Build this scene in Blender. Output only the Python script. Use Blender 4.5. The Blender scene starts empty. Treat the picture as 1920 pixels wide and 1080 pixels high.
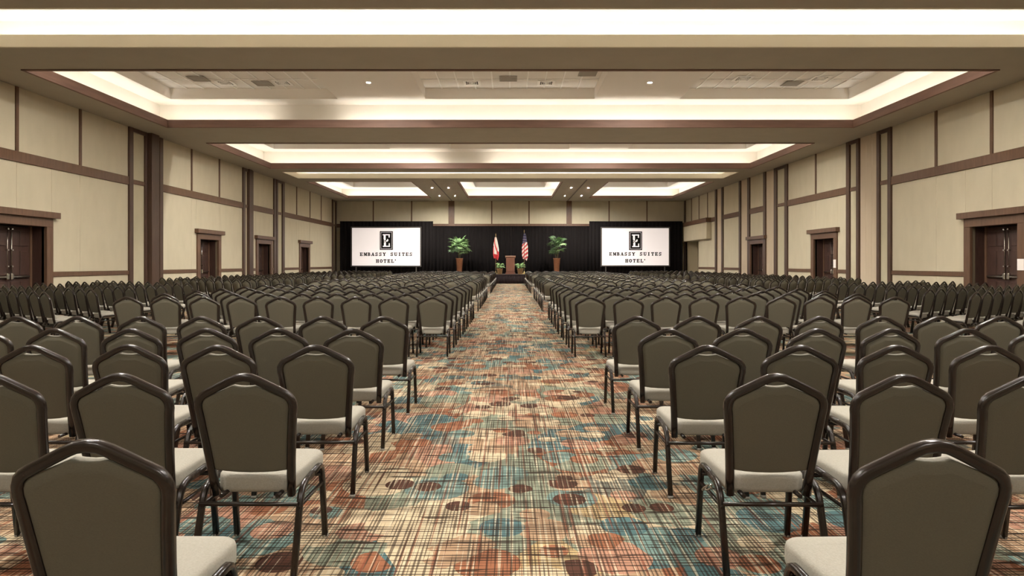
import bpy, math, random
from mathutils import Vector, Matrix
R = math.radians
random.seed(7)
scene = bpy.context.scene
COL = scene.collection

# ------------------------------------------------------------------ camera, world, exposure
F = 1200.0                    # focal length in pixels of the 1920x1080 frame
PX, PY = 957.0, 494.0         # principal point (vanishing point of the aisle)
EYE = 1.43
cam_d = bpy.data.cameras.new('camera')
cam = bpy.data.objects.new('camera', cam_d)
COL.objects.link(cam)
cam.location = (0, 0, EYE)
cam.rotation_euler = (R(90), 0, 0)
cam_d.sensor_fit = 'HORIZONTAL'
cam_d.sensor_width = 36.0
cam_d.lens = 36.0 * F / 1920.0
cam_d.shift_x = (960.0 - PX) / 1920.0
cam_d.shift_y = (PY - 540.0) / 1920.0
cam_d.clip_end = 200
cam_d.clip_start = 0.05
scene.camera = cam

world = bpy.data.worlds.new('world')
scene.world = world
world.use_nodes = True
world.node_tree.nodes['Background'].inputs[0].default_value = (0, 0, 0, 1)
world.node_tree.nodes['Background'].inputs[1].default_value = 0.0

vs = scene.view_settings
vs.view_transform = 'Standard'
vs.look = 'None'
vs.gamma = 1.0
vs.use_curve_mapping = False
vs.exposure = 1.34
COVE = 8.5                   # radiance of the cove tubes
CAN = 2350.0                    # radiance of the recessed downlights
scene.cycles.max_bounces = 10
scene.cycles.diffuse_bounces = 7
scene.cycles.glossy_bounces = 4
scene.cycles.sample_clamp_indirect = 6.0

# ------------------------------------------------------------------ materials
def lin(r, g, b):
    def f(c):
        c /= 255.0
        return c / 12.92 if c <= 0.04045 else ((c + 0.055) / 1.055) ** 2.4
    return (f(r), f(g), f(b), 1.0)

MATS = {}
def mat(name, rgb, rough=0.7, metal=0.0, var=0.0, scale=20.0, stretch=(1, 1, 1), bump=0.0, spec=0.5, emit=0.0, coat=0.0):
    m = bpy.data.materials.new(name)
    m.use_nodes = True
    nt = m.node_tree
    p = nt.nodes['Principled BSDF']
    c = lin(*rgb)
    p.inputs['Base Color'].default_value = c
    p.inputs['Roughness'].default_value = rough
    p.inputs['Metallic'].default_value = metal
    p.inputs['Specular IOR Level'].default_value = spec
    p.inputs['Coat Weight'].default_value = coat
    if emit:
        p.inputs['Emission Color'].default_value = c
        p.inputs['Emission Strength'].default_value = emit
    if var or bump:
        tc = nt.nodes.new('ShaderNodeTexCoord')
        mp = nt.nodes.new('ShaderNodeMapping')
        mp.inputs['Scale'].default_value = stretch
        nz = nt.nodes.new('ShaderNodeTexNoise')
        nz.inputs['Scale'].default_value = scale
        nz.inputs['Detail'].default_value = 4.0
        nt.links.new(tc.outputs['Object'], mp.inputs['Vector'])
        nt.links.new(mp.outputs['Vector'], nz.inputs['Vector'])
        if var:
            rp = nt.nodes.new('ShaderNodeValToRGB')
            rp.color_ramp.elements[0].position = 0.3
            rp.color_ramp.elements[1].position = 0.7
            rp.color_ramp.elements[0].color = tuple(x * (1 - var) for x in c[:3]) + (1,)
            rp.color_ramp.elements[1].color = tuple(min(1, x * (1 + var)) for x in c[:3]) + (1,)
            nt.links.new(nz.outputs['Fac'], rp.inputs['Fac'])
            nt.links.new(rp.outputs['Color'], p.inputs['Base Color'])
        if bump:
            b = nt.nodes.new('ShaderNodeBump')
            b.inputs['Strength'].default_value = bump
            b.inputs['Distance'].default_value = 0.004
            nt.links.new(nz.outputs['Fac'], b.inputs['Height'])
            nt.links.new(b.outputs['Normal'], p.inputs['Normal'])
    MATS[name] = m
    return m

mat('soffit_paint', (174, 166, 151), 0.9, var=0.03, scale=1.5, spec=0.2)
mat('cove_paint', (228, 224, 215), 0.9, var=0.02, scale=1.0, spec=0.2)
mat('upper_paint', (236, 231, 224), 0.9, spec=0.2)
mat('tile_white', (236, 232, 226), 0.95, var=0.05, scale=60, spec=0.1)
mat('grille_grey', (165, 158, 148), 0.8, var=0.05, scale=90)
mat('grid_white', (252, 250, 246), 0.6)
mat('wall_fabric', (194, 184, 161), 0.95, var=0.035, scale=3.0, stretch=(1, 1, 0.4), spec=0.1)
mat('wall_fabric_narrow', (187, 178, 153), 0.95, var=0.03, scale=3.0, spec=0.1)
mat('pocket_laminate', (197, 180, 157), 0.7, var=0.04, scale=6.0, stretch=(1, 6, 0.05), spec=0.2)
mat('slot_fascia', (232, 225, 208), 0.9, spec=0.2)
mat('post_wood', (80, 60, 49), 0.42, var=0.16, scale=7.0, stretch=(3, 3, 0.35), spec=0.4)
mat('wall_back', (110, 98, 78), 0.95)
mat('wood', (100, 74, 57), 0.42, var=0.16, scale=7.0, stretch=(3, 3, 0.35), spec=0.4)
mat('wood_trim', (122, 94, 82), 0.6, var=0.12, scale=4.0, stretch=(0.3, 0.3, 3), spec=0.4)
mat('wood_dark', (70, 50, 40), 0.45, var=0.18, scale=9.0, stretch=(3, 3, 0.3), spec=0.4)
mat('door_wood', (66, 45, 38), 0.5, var=0.22, scale=10.0, stretch=(4, 4, 0.3), spec=0.4)
mat('chrome', (205, 200, 190), 0.22, metal=1.0)
mat('chair_metal', (32, 24, 20), 0.24, metal=0.0, var=0.1, scale=30, spec=0.45, coat=0.12)
mat('back_fabric', (94, 90, 78), 0.85, var=0.07, scale=160, stretch=(1, 1, 3), bump=0.25, spec=0.15)
mat('seat_fabric', (152, 147, 137), 0.9, var=0.07, scale=140, bump=0.3, spec=0.15)
mat('glide', (128, 124, 116), 0.3, spec=0.5)
mat('drape', (22, 19, 19), 0.95, var=0.15, scale=8, stretch=(6, 6, 0.2), spec=0.1)
mat('stage_top', (52, 44, 38), 0.8, var=0.15, scale=20)
mat('skirt', (40, 33, 34), 0.95, var=0.1, scale=8, stretch=(6, 6, 0.2), spec=0.1)
mat('screen_frame', (62, 58, 56), 0.5)
mat('screen_white', (240, 233, 234), 0.8, emit=0.16, spec=0.1)
mat('ink', (20, 18, 18), 0.8, spec=0.1)
mat('lectern_wood', (112, 70, 54), 0.45, var=0.14, scale=8, stretch=(3, 3, 0.3))
mat('lectern_top', (176, 140, 120), 0.4, var=0.1, scale=8)
mat('planter', (132, 86, 58), 0.5, var=0.15, scale=8)
mat('basket', (120, 92, 58), 0.8, var=0.2, scale=40, bump=0.4)
mat('soil', (40, 30, 24), 1.0, var=0.2, scale=40)
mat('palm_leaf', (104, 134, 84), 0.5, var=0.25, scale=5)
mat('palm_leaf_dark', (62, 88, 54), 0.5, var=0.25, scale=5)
mat('bush_leaf', (130, 160, 104), 0.5, var=0.3, scale=14)
mat('stem', (88, 78, 48), 0.7, var=0.2, scale=20)
mat('flag_white', (226, 214, 206), 0.85)
mat('flag_red', (188, 52, 58), 0.85)
mat('flag_blue', (52, 48, 84), 0.85)
mat('pole_wood', (150, 122, 92), 0.4)
mat('brass', (204, 176, 120), 0.3, metal=1.0)
mat('paper', (240, 232, 226), 0.8)

def emitter(name, rgb, k):
    m = bpy.data.materials.new(name)
    m.use_nodes = True
    nt = m.node_tree
    nt.nodes.clear()
    e = nt.nodes.new('ShaderNodeEmission')
    e.inputs[0].default_value = lin(*rgb)
    e.inputs[1].default_value = k
    o = nt.nodes.new('ShaderNodeOutputMaterial')
    nt.links.new(e.outputs[0], o.inputs[0])
    MATS[name] = m
emitter('tube_light', (255, 250, 240), COVE)
emitter('can_light', (255, 250, 240), CAN)
emitter('can_light_dim', (255, 250, 240), CAN * 3.2)

# carpet: overlapping discs in warm and teal tones under an irregular cross hatch
def carpet():
    m = bpy.data.materials.new('carpet')
    m.use_nodes = True
    nt = m.node_tree
    N, L = nt.nodes, nt.links
    p = N['Principled BSDF']
    p.inputs['Roughness'].default_value = 1.0
    p.inputs['Specular IOR Level'].default_value = 0.05
    tc = N.new('ShaderNodeTexCoord')
    def math_(op, a, b=None, c=None):
        n = N.new('ShaderNodeMath')
        n.operation = op
        for i, v in enumerate((a, b, c)):
            if v is None:
                continue
            if isinstance(v, (int, float)):
                n.inputs[i].default_value = v
            else:
                L.new(v, n.inputs[i])
        return n.outputs[0]
    def mapped(off, sc):
        mp = N.new('ShaderNodeMapping')
        mp.inputs['Location'].default_value = off
        mp.inputs['Scale'].default_value = sc
        L.new(tc.outputs['Object'], mp.inputs['Vector'])
        return mp.outputs['Vector']
    def noise(off, sc, detail=2.0):
        n = N.new('ShaderNodeTexNoise')
        n.inputs['Scale'].default_value = 1.0
        n.inputs['Detail'].default_value = detail
        L.new(mapped(off, sc), n.inputs['Vector'])
        return n.outputs['Fac']
    def voro(off, sc, rnd=1.0):
        v = N.new('ShaderNodeTexVoronoi')
        v.voronoi_dimensions = '2D'
        v.inputs['Scale'].default_value = 1.0
        v.inputs['Randomness'].default_value = rnd
        L.new(mapped(off, sc), v.inputs['Vector'])
        sp = N.new('ShaderNodeSeparateColor')
        L.new(v.outputs['Color'], sp.inputs['Color'])
        return v.outputs['Distance'], sp.outputs[0], sp.outputs[1], sp.outputs[2]
    def ramp(fac, cols):
        r = N.new('ShaderNodeValToRGB')
        r.color_ramp.interpolation = 'CONSTANT'
        el = r.color_ramp.elements
        while len(el) < len(cols):
            el.new(0.5)
        for i, c in enumerate(cols):
            el[i].position = i / len(cols)
            el[i].color = lin(*c)
        L.new(fac, r.inputs['Fac'])
        return r.outputs['Color']
    def mix(f, a, b):
        n = N.new('ShaderNodeMix')
        n.data_type = 'RGBA'
        if isinstance(f, (int, float)):
            n.inputs['Factor'].default_value = f
        else:
            L.new(f, n.inputs['Factor'])
        for key, v in (('A', a), ('B', b)):
            s = [i for i in n.inputs if i.name == key and i.type == 'RGBA'][0]
            if isinstance(v, tuple):
                s.default_value = v
            else:
                L.new(v, s)
        return [o for o in n.outputs if o.type == 'RGBA'][0]
    teal, sage, aqua = (82, 110, 112), (134, 140, 122), (114, 138, 132)
    rust, tan, cream = (148, 98, 72), (172, 142, 114), (200, 180, 150)
    brown, gold, grey = (84, 57, 47), (178, 154, 114), (116, 116, 106)
    pink = (176, 132, 110)
    # ground of blocks and bands
    d, r1, r2, r3 = voro((3.1, 1.7, 0), (2.6, 1.9, 1))
    base = ramp(r1, [sage, teal, tan, sage, rust, cream, aqua, tan, gold, pink, grey, tan])
    # large, middle and small discs
    d, r1, r2, r3 = voro((0.4, 5.3, 0), (2.3, 2.3, 1))
    k = math_('LESS_THAN', d, math_('MULTIPLY_ADD', r2, 0.28, 0.28))
    base = mix(k, base, ramp(r1, [tan, rust, aqua, cream, sage, pink, teal, tan, cream]))
    d, r1, r2, r3 = voro((7.7, 2.9, 0), (3.1, 3.1, 1))
    k = math_('MULTIPLY', math_('LESS_THAN', d, math_('MULTIPLY_ADD', r2, 0.25, 0.22)), math_('GREATER_THAN', r3, 0.35))
    base = mix(k, base, ramp(r1, [cream, tan, rust, aqua, teal, cream, pink, tan]))
    d, r1, r2, r3 = voro((1.9, 9.1, 0), (3.5, 3.5, 1))
    k = math_('MULTIPLY', math_('LESS_THAN', d, math_('MULTIPLY_ADD', r2, 0.22, 0.2)), math_('GREATER_THAN', r3, 0.74))
    base = mix(k, base, ramp(r1, [brown, cream, brown, rust, brown]))
    # threads
    def lines(axis, freq, off, wob, wobs, width, along, gate):
        # threads of one direction: each thread has its own run of thick, thin and missing lengths
        sep = N.new('ShaderNodeSeparateXYZ')
        L.new(tc.outputs['Object'], sep.inputs[0])
        w = noise((off, off * 2, 0), wobs, 2.0)
        t = math_('MULTIPLY_ADD', sep.outputs[axis], freq, math_('MULTIPLY', w, wob))
        fr = math_('FRACT', t)
        cb = N.new('ShaderNodeCombineXYZ')
        L.new(math_('MULTIPLY', sep.outputs[1 - axis], along), cb.inputs[0])
        L.new(math_('MULTIPLY', math_('FLOOR', t), 7.31), cb.inputs[1])
        cb.inputs[2].default_value = off * 3.7
        nz = N.new('ShaderNodeTexNoise')
        nz.inputs['Scale'].default_value = 1.0
        nz.inputs['Detail'].default_value = 2.0
        L.new(cb.outputs[0], nz.inputs['Vector'])
        wd = math_('MULTIPLY', math_('SUBTRACT', nz.outputs['Fac'], gate), width)
        return math_('LESS_THAN', math_('ABSOLUTE', math_('SUBTRACT', fr, 0.5)), wd)
    dk = lin(46, 36, 30)
    lt = lin(214, 198, 170)
    rd = lin(128, 74, 56)
    base = mix(math_('MULTIPLY', lines(0, 33.0, 2.3, .5, (1.5, 0.4, 1), 1.4, 1.6, 0.45), 0.55), base, lt)
    base = mix(math_('MULTIPLY', lines(0, 24.0, 6.7, .5, (1.1, 0.4, 1), 1.2, 1.2, 0.52), 0.75), base, rd)
    base = mix(math_('MULTIPLY', lines(0, 52.0, 5.1, .7, (1.2, 0.3, 1), 1.5, 1.8, 0.41), 0.72), base, dk)
    base = mix(math_('MULTIPLY', lines(1, 36.0, 8.4, 1.0, (0.8, 1.5, 1), 1.5, 2.2, 0.385), 0.74), base, dk)
    base = mix(math_('MULTIPLY', lines(1, 13.0, 4.6, 1.4, (1.6, 1.0, 1), 1.3, 3.0, 0.52), 0.85), base, dk)
    base = mix(0.2, base, (0.01, 0.008, 0.006, 1))
    L.new(base, p.inputs['Base Color'])
    b = N.new('ShaderNodeBump')
    b.inputs['Strength'].default_value = 0.2
    b.inputs['Distance'].default_value = 0.004
    L.new(noise((0, 0, 0), (300, 300, 1)), b.inputs['Height'])
    L.new(b.outputs['Normal'], p.inputs['Normal'])
    MATS['carpet'] = m
carpet()

# ------------------------------------------------------------------ mesh helpers
class MB:
    def __init__(self):
        self.v, self.f, self.m, self.s = [], [], [], []
    def add(self, vs, fs, mi=0, smooth=False):
        o = len(self.v)
        self.v += [tuple(p) for p in vs]
        for f in fs:
            self.f.append(tuple(i + o for i in f))
            self.m.append(mi)
            self.s.append(smooth)
        return self
    def box(self, x0, x1, y0, y1, z0, z1, mi=0):
        x0, x1 = min(x0, x1), max(x0, x1)
        y0, y1 = min(y0, y1), max(y0, y1)
        z0, z1 = min(z0, z1), max(z0, z1)
        v = [(x0, y0, z0), (x1, y0, z0), (x1, y1, z0), (x0, y1, z0), (x0, y0, z1), (x1, y0, z1), (x1, y1, z1), (x0, y1, z1)]
        return self.add(v, [(0, 3, 2, 1), (4, 5, 6, 7), (0, 1, 5, 4), (1, 2, 6, 5), (2, 3, 7, 6), (3, 0, 4, 7)], mi)
    def bevel_box(self, x0, x1, y0, y1, z0, z1, b=0.01, mi=0):
        x0, x1 = min(x0, x1), max(x0, x1)
        y0, y1 = min(y0, y1), max(y0, y1)
        z0, z1 = min(z0, z1), max(z0, z1)
        b = min(b, (x1 - x0) * .4, (y1 - y0) * .4, (z1 - z0) * .4)
        def ring(i, z):
            return [(x0 + i, y0 + b, z), (x0 + b, y0 + i, z), (x1 - b, y0 + i, z), (x1 - i, y0 + b, z),
                    (x1 - i, y1 - b, z), (x1 - b, y1 - i, z), (x0 + b, y1 - i, z), (x0 + i, y1 - b, z)]
        rings = [ring(b * .7, z0), ring(0, z0 + b), ring(0, z1 - b), ring(b * .7, z1)]
        return self.loft(rings, mi)
    def loft(self, rings, mi=0, caps=True, smooth=False):
        n = len(rings[0])
        v = [p for r in rings for p in r]
        f = []
        for k in range(len(rings) - 1):
            for i in range(n):
                j = (i + 1) % n
                f.append((k * n + i, k * n + j, (k + 1) * n + j, (k + 1) * n + i))
        self.add(v, f, mi, smooth)
        if caps:
            o = len(self.v) - len(v)
            self.f.append(tuple(o + i for i in reversed(range(n))))
            self.f.append(tuple(o + (len(rings) - 1) * n + i for i in range(n)))
            self.m += [mi, mi]
            self.s += [False, False]
        return self
    def tube(self, path, r, n=8, mi=0, up=(0, 0, 1), r2=None, smooth=True):
        # sweep an ellipse (r across, r2 along 'up') along a path
        r2 = r if r2 is None else r2
        P = [Vector(p) for p in path]
        rings = []
        up = Vector(up)
        for i, p in enumerate(P):
            a = P[max(i - 1, 0)]
            b = P[min(i + 1, len(P) - 1)]
            t = (b - a).normalized()
            s = t.cross(up)
            if s.length < 1e-4:
                s = t.cross(Vector((1, 0, 0)))
            s.normalize()
            u = s.cross(t).normalized()
            rr = []
            k = 1.0
            if 0 < i < len(P) - 1:
                c = max(0.5, ((p - a).normalized()).dot((b - p).normalized()) * .5 + .5)
                k = 1 / math.sqrt(c)
            for q in range(n):
                g = 2 * math.pi * (q + .5) / n
                # rounded rectangle
                cx, cy = math.cos(g), math.sin(g)
                e = 0.7
                cx = math.copysign(abs(cx) ** e, cx)
                cy = math.copysign(abs(cy) ** e, cy)
                rr.append(p + s * (cx * r * k) + u * (cy * r2))
            rings.append(rr)
        return self.loft(rings, mi, True, smooth)
    def lathe(self, prof, n=12, mi=0, at=(0, 0, 0), smooth=True):
        rings = [[(at[0] + r * math.cos(2 * math.pi * i / n), at[1] + r * math.sin(2 * math.pi * i / n), at[2] + z) for i in range(n)] for r, z in prof]
        return self.loft(rings, mi, True, smooth)
    def mesh(self, name, mats):
        me = bpy.data.meshes.new(name)
        me.from_pydata(self.v, [], self.f)
        for k in mats:
            me.materials.append(MATS[k])
        if len(mats) > 1:
            me.polygons.foreach_set('material_index', self.m)
        me.polygons.foreach_set('use_smooth', self.s)
        me.update()
        return me
    def obj(self, name, mats, parent=None, loc=None):
        if isinstance(mats, str):
            mats = [mats]
        return link(name, self.mesh(name, mats), parent, loc)

def link(name, me, parent=None, loc=None, rz=0.0):
    o = bpy.data.objects.new(name, me)
    COL.objects.link(o)
    if parent is not None:
        o.parent = parent
    if loc is not None:
        o.location = loc
    if rz:
        o.rotation_euler = (0, 0, rz)
    return o

def tag(o, label=None, cat=None, group=None, kind=None):
    if label: o['label'] = label
    if cat: o['category'] = cat
    if group: o['group'] = group
    if kind: o['kind'] = kind
    return o

def thing(name, label, cat, loc=(0, 0, 0), rz=0.0, group=None):
    return tag(link(name, None, None, loc, rz), label, cat, group)

def struct(o, label, cat):
    return tag(o, label, cat, None, 'structure')

def at(px, py, Y):
    return Vector(((px - PX) * Y / F, Y, EYE + (PY - py) * Y / F))

# ------------------------------------------------------------------ room
XW, YB, YF, ZC = 13.45, 49.4, -8.0, 6.25
struct(MB().box(-XW - 1.2, XW + 1.2, YF - .3, YB + .3, -0.1, 0).obj('floor', 'carpet'),
       'ballroom carpet patterned with rust, teal and cream discs under dark threads', 'floor')

# --- ceiling soffit with openings
COFFERS = [
    ('wood', -12.1, 12.1, -7.0, -1.0), ('wood', -12.1, 12.1, 1.6, 10.6),
    ('paint', -12.0, 12.0, 12.12, 14.24), ('wood', -12.1, 12.1, 15.93, 22.58), ('wood', -12.1, 12.1, 25.6, 32.3),
    ('paint', -12.0, 12.0, 33.8, 36.2),
    ('far', -12.0, -5.85, 37.8, 47.2), ('far', -3.1, 3.05, 37.8, 47.2), ('far', 5.8, 12.0, 37.8, 47.2)]

def plate_cells(us, vs_, holes):
    us, vs_ = sorted(set(us)), sorted(set(vs_))
    out = []
    for a, b in zip(us, us[1:]):
        for c, d in zip(vs_, vs_[1:]):
            mu, mv = (a + b) / 2, (c + d) / 2
            if any(h[0] < mu < h[1] and h[2] < mv < h[3] for h in holes):
                continue
            out.append((a, b, c, d))
    return out

holes = [c[1:] for c in COFFERS]
mb = MB()
for a, b, c, d in plate_cells([-XW - .2, XW + .2] + [h[0] for h in holes] + [h[1] for h in holes],
                              [YF - .2, YB + .2] + [h[2] for h in holes] + [h[3] for h in holes], holes):
    mb.box(a, b, c, d, ZC, ZC + .1)
ceiling = struct(mb.obj('ceiling', 'soffit_paint'), 'taupe ceiling soffit around the lit coffers', 'ceiling')

def frame_boxes(mb, x0, x1, y0, y1, t0, t1, z0, z1, mi=0):
    # rectangular ring between offsets t0 and t1 outward of the opening
    mb.box(x0 - t1, x1 + t1, y1 + t0, y1 + t1, z0, z1, mi)
    mb.box(x0 - t1, x1 + t1, y0 - t1, y0 - t0, z0, z1, mi)
    mb.box(x0 - t1, x0 - t0, y0 - t0, y1 + t0, z0, z1, mi)
    mb.box(x1 + t0, x1 + t1, y0 - t0, y1 + t0, z0, z1, mi)
    return mb

ZL, ZT, ZR = 6.50, 7.17, 7.52     # lip, cove ceiling, top of the inner recess
def coffer(kind, x0, x1, y0, y1, recs, tiles=False, gaps=()):
    cv = 0.58
    ceil_z = {'wood': ZT, 'paint': 7.04, 'far': 7.0}[kind]
    lip = {'wood': ZL, 'paint': 6.52, 'far': 6.43}[kind]
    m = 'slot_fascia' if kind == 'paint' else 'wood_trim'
    # fascia boards, one per side
    for nm, bx in (('n', (x0 + .01, x1 - .01, y1 - .01, y1 + .05)), ('s', (x0 + .01, x1 - .01, y0 - .05, y0 + .01)), ('w', (x0 - .05, x0 + .01, y0 - .05, y1 + .05)), ('e', (x1 - .01, x1 + .05, y0 - .05, y1 + .05))):
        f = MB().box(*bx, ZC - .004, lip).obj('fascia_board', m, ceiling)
        if kind == 'wood':
            e = .022
            MB().box(bx[0] - e * (nm in 'e'), bx[1] + e * (nm in 'w'), bx[2] - e * (nm in 'n'), bx[3] + e * (nm in 's'), ZC - .03, ZC + .045).obj('bead_moulding', m, f)
            e = .012
            MB().box(bx[0] - e * (nm in 'e'), bx[1] + e * (nm in 'w'), bx[2] - e * (nm in 'n'), bx[3] + e * (nm in 's'), ZC + .045, ZC + .085).obj('bead_moulding', m, f)
    # ledge, cove wall, cove ceiling
    MB_ = frame_boxes(MB(), x0, x1, y0, y1, .05, cv, ZC + .1, ZC + .14)
    MB_.obj('cove_ledge', 'cove_paint', ceiling)
    frame_boxes(MB(), x0, x1, y0, y1, cv, cv + .05, ZC + .1, ceil_z + .05).obj('cove_wall', 'cove_paint', ceiling)
    mb = MB()
    us = [x0 - cv - .05, x1 + cv + .05] + [r[0] for r in recs] + [r[1] for r in recs]
    vv = [y0 - cv - .05, y1 + cv + .05] + [r[2] for r in recs] + [r[3] for r in recs]
    for a, b, c, d in plate_cells(us, vv, recs):
        mb.box(a, b, c, d, ceil_z, ceil_z + .06)
    mb.obj('coffer_ceiling', 'upper_paint', ceiling)
    dz = ZR - ZT
    for r in recs:
        frame_boxes(MB(), r[0], r[1], r[2], r[3], 0, .05, ceil_z + .06, ceil_z + dz + .03).obj('recess_side', 'upper_paint', ceiling)
        MB().box(r[0] - .05, r[1] + .05, r[2] - .05, r[3] + .05, ceil_z + dz + .03, ceil_z + dz + .07).obj('recess_deck', 'tile_white', ceiling)
    # light tubes lying on the ledge, end to end
    zt0, zt1 = ZC + .15, ZC + .18
    def run(a, b, fixed, axis, tag_):
        n = max(1, round((b - a) / 1.22))
        L = (b - a) / n
        for i in range(n):
            u0, u1 = a + i * L + .03, a + (i + 1) * L - .03
            if any(g[0] == tag_ and u0 < g[2] and u1 > g[1] for g in gaps):
                continue
            t = MB()
            if axis == 0:
                t.box(u0, u1, fixed - .02, fixed + .02, zt0, zt1)
            else:
                t.box(fixed - .02, fixed + .02, u0, u1, zt0, zt1)
            t.obj('cove_tube', 'tube_light', ceiling)
    o = .11
    run(x0, x1, y1 + o, 0, 'n')
    run(x0, x1, y0 - o, 0, 's')
    run(y0, y1, x0 - o, 1, 'w')
    run(y0, y1, x1 + o, 1, 'e')

def recs3(y0, y1):
    return [(-11.85, -6.03, y0, y1), (-2.97, 2.93, y0, y1), (5.9, 11.8, y0, y1)]
for c in COFFERS:
    k, x0, x1, y0, y1 = c
    recs, gaps = [], []
    if k == 'wood':
        recs = recs3(y0 + .5, y1 - .25)
        if abs(y1 - 22.58) < .01:
            gaps = [('n', -7.45, -6.75)]
        if abs(y1 - 32.3) < .01:
            gaps = [('n', -2.75, -2.2)]
    elif k == 'far':
        recs = [(x0 + .55, x1 - .55, y0 + .8, y1 - .55)]
    coffer(k, x0, x1, y0, y1, recs, gaps=gaps)

# lay-in tiles of the coffer that can be seen into
tile_me = MB().box(-.295, .295, -.60, .60, 0, .012).mesh('ceiling_tile', ['tile_white'])
for x0, x1, y0, y1 in recs3(16.43, 22.33):
    nx = round((x1 - x0) / .61)
    dx = (x1 - x0) / nx
    ny = 5
    for i in range(nx):
        for j in range(ny):
            link('ceiling_tile', tile_me, ceiling, (x0 + (i + .5) * dx, y1 - .02 - (j + .5) * 1.22 + .1, ZR - .022 + .04))
    g = MB()
    for i in range(1, nx):
        g.box(x0 + i * dx - .022, x0 + i * dx + .022, y0, y1, ZR - .012, ZR + .012)
    for j in range(1, ny):
        g.box(x0, x1, y1 - j * 1.22 + .066, y1 - j * 1.22 + .094, ZR - .006, ZR + .012)
    g.obj('tile_grid', 'grid_white', ceiling)

# --- side walls
def wy(px):
    return F * XW / abs(px - PX)
Z_CR0, Z_CR1, Z_R0, Z_R1 = 1.04, 1.18, 4.20, 4.49
DOORS = {-1: [(16.75, 18.5), (27.68, 29.4), (34.05, 35.8), (40.96, 42.6)],
         1: [(16.92, 18.66), (26.55, 28.3), (33.98, 35.75)]}
CAS, DTOP, REVEAL = .26, 2.49, .42

def wbox(mb, sg, d0, d1, y0, y1, z0, z1, mi=0):
    # d = distance proud of the wall plane XW (negative = behind it)
    return mb.box(sg * (XW - d0), sg * (XW - d1), y0, y1, z0, z1, mi)

def make_wall(sg, name, label, posts, bays, columns=(), pockets=(), alcove=None):
    hs = [(a, b, 0, DTOP) for a, b in DOORS[sg]]
    if alcove:
        hs.append(alcove)
    mb = MB()
    for a, b, c, d in plate_cells([YF - .2, YB + .2] + [h[0] for h in hs] + [h[1] for h in hs], [0, 8.0] + [h[3] for h in hs], hs):
        wbox(mb, sg, -.10, -.03, a, b, c, d)
    w = struct(mb.obj(name, 'wall_back'), label, 'wall')
    def panel(y0, y1, z0, z1, m='wall_fabric'):
        y0, y1 = min(y0, y1), max(y0, y1)
        if y1 - y0 < .06 or z1 - z0 < .06:
            return
        g = .0025
        q = MB()
        if sg > 0:
            q.bevel_box(sg * XW, sg * XW + .029, y0 + g, y1 - g, z0 + g, z1 - g, .008)
        else:
            q.bevel_box(-XW - .029, -XW, y0 + g, y1 - g, z0 + g, z1 - g, .008)
        q.obj('fabric_panel', m, w)
    def wood(nm, y0, y1, z0, z1, d, m='wood'):
        q = MB()
        q.bevel_box(sg * (XW - d), sg * (XW + .028), y0, y1, z0, z1, .008)
        return q.obj(nm, m, w)
    for y0, y1 in posts:
        wood('post', y0, y1, 0, ZC, .07, 'post_wood')
    for y0, y1, d in columns:
        wood('column', y0, y1, 0, ZC, d, 'post_wood')
    for y0, y1 in pockets:
        n = 3
        for i in range(n):
            panel(y0 + (y1 - y0) * i / n, y0 + (y1 - y0) * (i + 1) / n, 0, ZC, 'pocket_laminate')
    for b in bays:
        y0, y1, kind, bat = b
        if kind == 'narrow':
            panel(y0, y1, 0, 4.27, 'wall_fabric_narrow')
            panel(y0, y1, 4.42, ZC - .12, 'wall_fabric_narrow')
            wood('cross_bar', y0, y1, 4.27, 4.42, .03)
            wood('cross_bar', y0, y1, ZC - .14, ZC, .06, 'post_wood')
            continue
        edges = [y0] + sorted(bat) + [y1]
        for a, c in zip(edges, edges[1:]):
            panel(a + (.05 if a in bat else 0), c - (.05 if c in bat else 0), Z_R1, ZC)
        for a in bat:
            wood('batten', a - .05, a + .05, Z_R1, ZC, .035)
        ins = [dd for dd in DOORS[sg] if y0 - .3 < (dd[0] + dd[1]) / 2 < y1 + .3]
        wood('wood_rail', y0, y1, Z_R0, Z_R1, .045)
        if kind == 'bulkhead':
            continue
        # door bays are cut around the casing
        cuts = [(dd[0] - CAS, dd[1] + CAS) for dd in ins]
        segs, s0 = [], y0
        for c0, c1 in sorted(cuts):
            segs.append((s0, c0))
            s0 = c1
        segs.append((s0, y1))
        for a, c in segs:
            if c - a < .05:
                continue
            wood('chair_rail', a, c, Z_CR0, Z_CR1, .035, 'wood')
            wood('baseboard', a, c, 0, .14, .02, 'wood_dark')
        head = 2.74 + .2
        allb = sorted(set([y0, y1] + [e for e in bat]))
        for a, c in zip(allb, allb[1:]):
            # split at door casing
            parts, s0 = [], a
            for c0, c1 in sorted(cuts):
                if c1 <= a or c0 >= c:
                    continue
                if c0 > s0:
                    parts.append((s0, c0, False))
                parts.append((max(s0, c0), min(c, c1), True))
                s0 = min(c, c1)
            if s0 < c:
                parts.append((s0, c, False))
            for p0, p1, over in parts:
                if over:
                    panel(p0, p1, 2.73, Z_R0)
                else:
                    panel(p0, p1, .14, Z_CR0)
                    panel(p0, p1, Z_CR1, Z_R0)
    return w

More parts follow.
